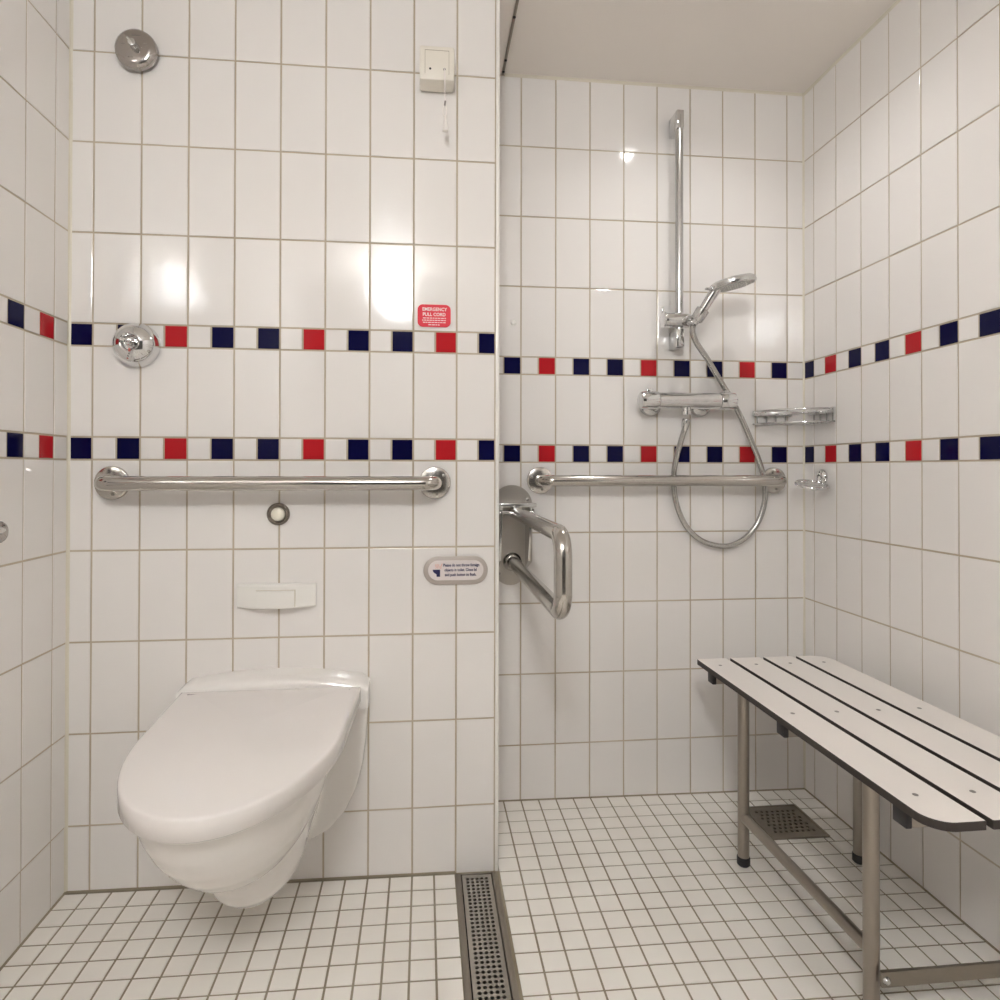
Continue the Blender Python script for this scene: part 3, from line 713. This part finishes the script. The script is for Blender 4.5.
# ------------------------------------------------------------------ drains
def grate(bm, x0, x1, y0, y1, nx, ny, pitch, hr, z, th, stagger=False, seg=8, mx=None, my=None, py=None):
    """sheet with round holes: a ring of faces round every hole, and the solid margins"""
    py = py or pitch; W = nx * pitch; L = ny * py; ax = x0 + ((x1-x0) - W) / 2 if mx is None else x0 + mx; ay = y1 - (my if my is not None else ((y1-y0) - L) / 2) - L
    def zz(x): return zfl(x) + z
    def quad(a, b, c, d):
        f = bm.faces.new([bm.verts.new((p[0], p[1], zz(p[0]))) for p in (a, b, c, d)])
    if stagger:                                      # odd rows: half a cell of plain sheet at either end
        for j in range(1, ny, 2):
            for xa in (ax, ax + W - pitch/2): quad((xa, ay + j*py), (xa + pitch/2, ay + j*py), (xa + pitch/2, ay + (j+1)*py), (xa, ay + (j+1)*py))
    for i in range(nx):
        for j in range(ny):
            if stagger and j % 2 and i == nx - 1: continue
            cx = ax + (i + .5 + (.5 if stagger and j % 2 else 0)) * pitch; cy = ay + (j + .5) * py; h = pitch / 2; hy = py / 2
            sq = []; ci = []
            for k in range(seg):
                a = 2*PI*k/seg; c, s = math.cos(a), math.sin(a); m = max(abs(c), abs(s))
                sq.append((cx + h*c/m, cy + hy*s/m)); ci.append((cx + hr*c, cy + hr*s))
            S = [bm.verts.new((x, y, zz(x))) for x, y in sq]; T = [bm.verts.new((x, y, zz(x))) for x, y in ci]; U = [bm.verts.new((x, y, zz(x) - th)) for x, y in ci]
            for k in range(seg):
                q = (k+1) % seg
                bm.faces.new((S[k], S[q], T[q], T[k])); bm.faces.new((T[k], T[q], U[q], U[k]))
    quad((x0, y0), (ax, y0), (ax, y1), (x0, y1)); quad((ax + W, y0), (x1, y0), (x1, y1), (ax + W, y1))
    quad((ax, y0), (ax + W, y0), (ax + W, ay), (ax, ay)); quad((ax, ay + L), (ax + W, ay + L), (ax + W, y1), (ax, y1))
    bmesh.ops.remove_doubles(bm, verts=bm.verts, dist=1e-6)
    # rim skirt
    for a, b in (((x0, y0), (x1, y0)), ((x1, y0), (x1, y1)), ((x1, y1), (x0, y1)), ((x0, y1), (x0, y0))):
        bm.faces.new([bm.verts.new(p) for p in ((*a, zz(a[0])), (*b, zz(b[0])), (*b, zz(b[0]) - th), (*a, zz(a[0]) - th))])
    bmesh.ops.recalc_face_normals(bm, faces=bm.faces)
    for f in bm.faces:
        if abs(f.normal.z) > .9 and f.normal.z < 0: f.normal_flip()
    return bm
t = thing('linear_drain', 'long steel channel drain with a perforated grate running from the partition edge', 'drain', ((DX0+DX1)/2, -.6, zfl(.85)))
bm = bmesh.new(); zt = zfl(.847)
box(bm, (DX0 + .0002, DY0, zt - .06), (DX0 + .0125, DY1, zt + .0012), .0006); box(bm, (DX1 - .0125, DY0, zt - .06), (DX1 - .0002, DY1, zt + .0012), .0006)
box(bm, (DX0 + .0125, DY1 - .004, zt - .06), (DX1 - .0125, DY1, zt + .0012), .0006); box(bm, (DX0 + .0125, DY0, zt - .06), (DX1 - .0125, DY0 + .012, zt + .0012), .0006)
obj('frame', bm, M['steel_dull'], t)
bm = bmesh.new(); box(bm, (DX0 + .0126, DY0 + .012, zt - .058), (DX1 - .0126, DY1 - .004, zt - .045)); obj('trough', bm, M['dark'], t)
bm = bmesh.new(); grate(bm, DX0 + .0152, DX1 - .0152, DY0 + .014, DY1 - .006, 5, 103, .0107, .0040, .0002, .003, mx=.0063, my=.008, py=.0117); obj('grate', bm, M['brushed'], t)
t = thing('floor_drain', 'square perforated steel floor drain in the tiled floor under the bench', 'drain', ((SX0+SX1)/2, (SY0+SY1)/2, zfl(1.69)))
bm = bmesh.new(); za = zfl(1.69)
for lo, hi in (((SX0, SY0), (SX0 + .006, SY1)), ((SX1 - .006, SY0), (SX1, SY1)), ((SX0 + .006, SY0), (SX1 - .006, SY0 + .006)), ((SX0 + .006, SY1 - .006), (SX1 - .006, SY1))):
    box(bm, (lo[0], lo[1], za - .05), (hi[0], hi[1], za + .0022), .0006)
obj('frame', bm, M['steel_dull'], t)
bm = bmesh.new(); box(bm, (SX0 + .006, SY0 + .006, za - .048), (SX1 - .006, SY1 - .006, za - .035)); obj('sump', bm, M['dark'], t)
bm = bmesh.new(); grate(bm, SX0 + .0065, SX1 - .0065, SY0 + .0065, SY1 - .0065, 8, 7, .0152, .0046, .001, .003, stagger=True, py=.0158); obj('grate', bm, M['steel_dull'], t)

# ------------------------------------------------------------------ ceiling: curtain track, lamps
t = thing('curtain_track', 'thin dark track with small screws along the ceiling above the partition edge', 'curtain track', (.944, -.6, ZC))
bm = bmesh.new(); box(bm, (.9405, -1.6, ZC - .004), (.9475, YS - .003, ZC - .0002), .001); obj('profile', bm, M['steel_dull'], t)
for y in (.285, .235, .069, -.11, -.30, -.50, -.80, -1.1, -1.4):
    bm = bmesh.new(); lathe(bm, (.944, y, ZC - .0035), (0, 0, -1), [(0, .0042), (.002, .004), (.003, .002), (.003, 0)], 12); obj('screw', bm, M['black'], t)
t = thing('ceiling_lamp', 'round opal globe lamp on the ceiling behind the camera', 'lamp', (.56, -2.10, ZC))
bm = bmesh.new(); lathe(bm, (.56, -2.10, ZC - .0003), (0, 0, -1), [(0, .075), (.012, .075), (.016, .070), (.03, .060)], 40); obj('base_ring', bm, M['trim_white'], t)
bm = bmesh.new(); lathe(bm, (.56, -2.10, ZC - .022), (0, 0, -1), [(.12 - .125 * math.cos(PI * k / 16), .125 * math.sin(PI * k / 16) if k < 16 else 0) for k in range(3, 17)], 40); obj('opal_globe', bm, M['lamp'], t)
t = thing('ceiling_spotlight', 'small round recessed spotlight in the shower ceiling', 'lamp', (1.434, -.085, ZC))
bm = bmesh.new(); lathe(bm, (1.434, -.085, ZC), (0, 0, -1), [(0, .046), (.003, .046), (.005, .043), (.005, .036)], 40, cap1=False); obj('trim_ring', bm, M['trim_white'], t)
bm = bmesh.new(); lathe(bm, (1.434, -.085, ZC - .0005), (0, 0, -1), [(0, .036), (.002, .0355), (.0035, .025), (.004, 0)], 40); obj('lens', bm, M['lamp2'], t)
ld = bpy.data.lights.new('spot_bulb', 'SPOT'); ld.energy = 12.5; ld.color = (1.0, .99, .98); ld.spot_size = math.radians(150); ld.spot_blend = 1.0; ld.shadow_soft_size = .022
lo = bpy.data.objects.new('spot_bulb', ld); C.objects.link(lo); lo.parent = t; lo.location = (0, 0, -.008)

# ------------------------------------------------------------------ camera
cam = bpy.data.cameras.new('camera'); co = bpy.data.objects.new('camera', cam); C.objects.link(co)
yaw, pit, rol = -.1046, .0071, -.0018
R = Matrix.Rotation(yaw, 3, 'Z') @ Matrix.Rotation(pit, 3, 'X') @ Matrix.Rotation(rol, 3, 'Y') @ Matrix.Rotation(PI/2, 3, 'X')
co.matrix_world = Matrix.Translation((.7248, -1.4739, -.0192 + H)) @ R.to_4x4()
cam.sensor_fit = 'HORIZONTAL'; cam.sensor_width = 36; cam.lens = 633.53 * 36 / 1000
cam.shift_x = (500 - 490.46) / 1000; cam.shift_y = (464.59 - 500) / 1000
cam.clip_start = .02
sc = bpy.context.scene
sc.camera = co
w = bpy.data.worlds.new('world'); sc.world = w; w.use_nodes = True
w.node_tree.nodes['Background'].inputs['Color'].default_value = (.5, .48, .45, 1); w.node_tree.nodes['Background'].inputs['Strength'].default_value = .3
sc.view_settings.view_transform = 'Standard'; sc.view_settings.look = 'None'; sc.view_settings.gamma = 1; sc.view_settings.use_curve_mapping = False
sc.view_settings.exposure = 0.0
cy = sc.cycles
cy.use_denoising = True; cy.max_bounces = 10; cy.diffuse_bounces = 6; cy.glossy_bounces = 6; cy.sample_clamp_indirect = 40.0
cy.blur_glossy = 0.0; cy.caustics_reflective = False; cy.caustics_refractive = False
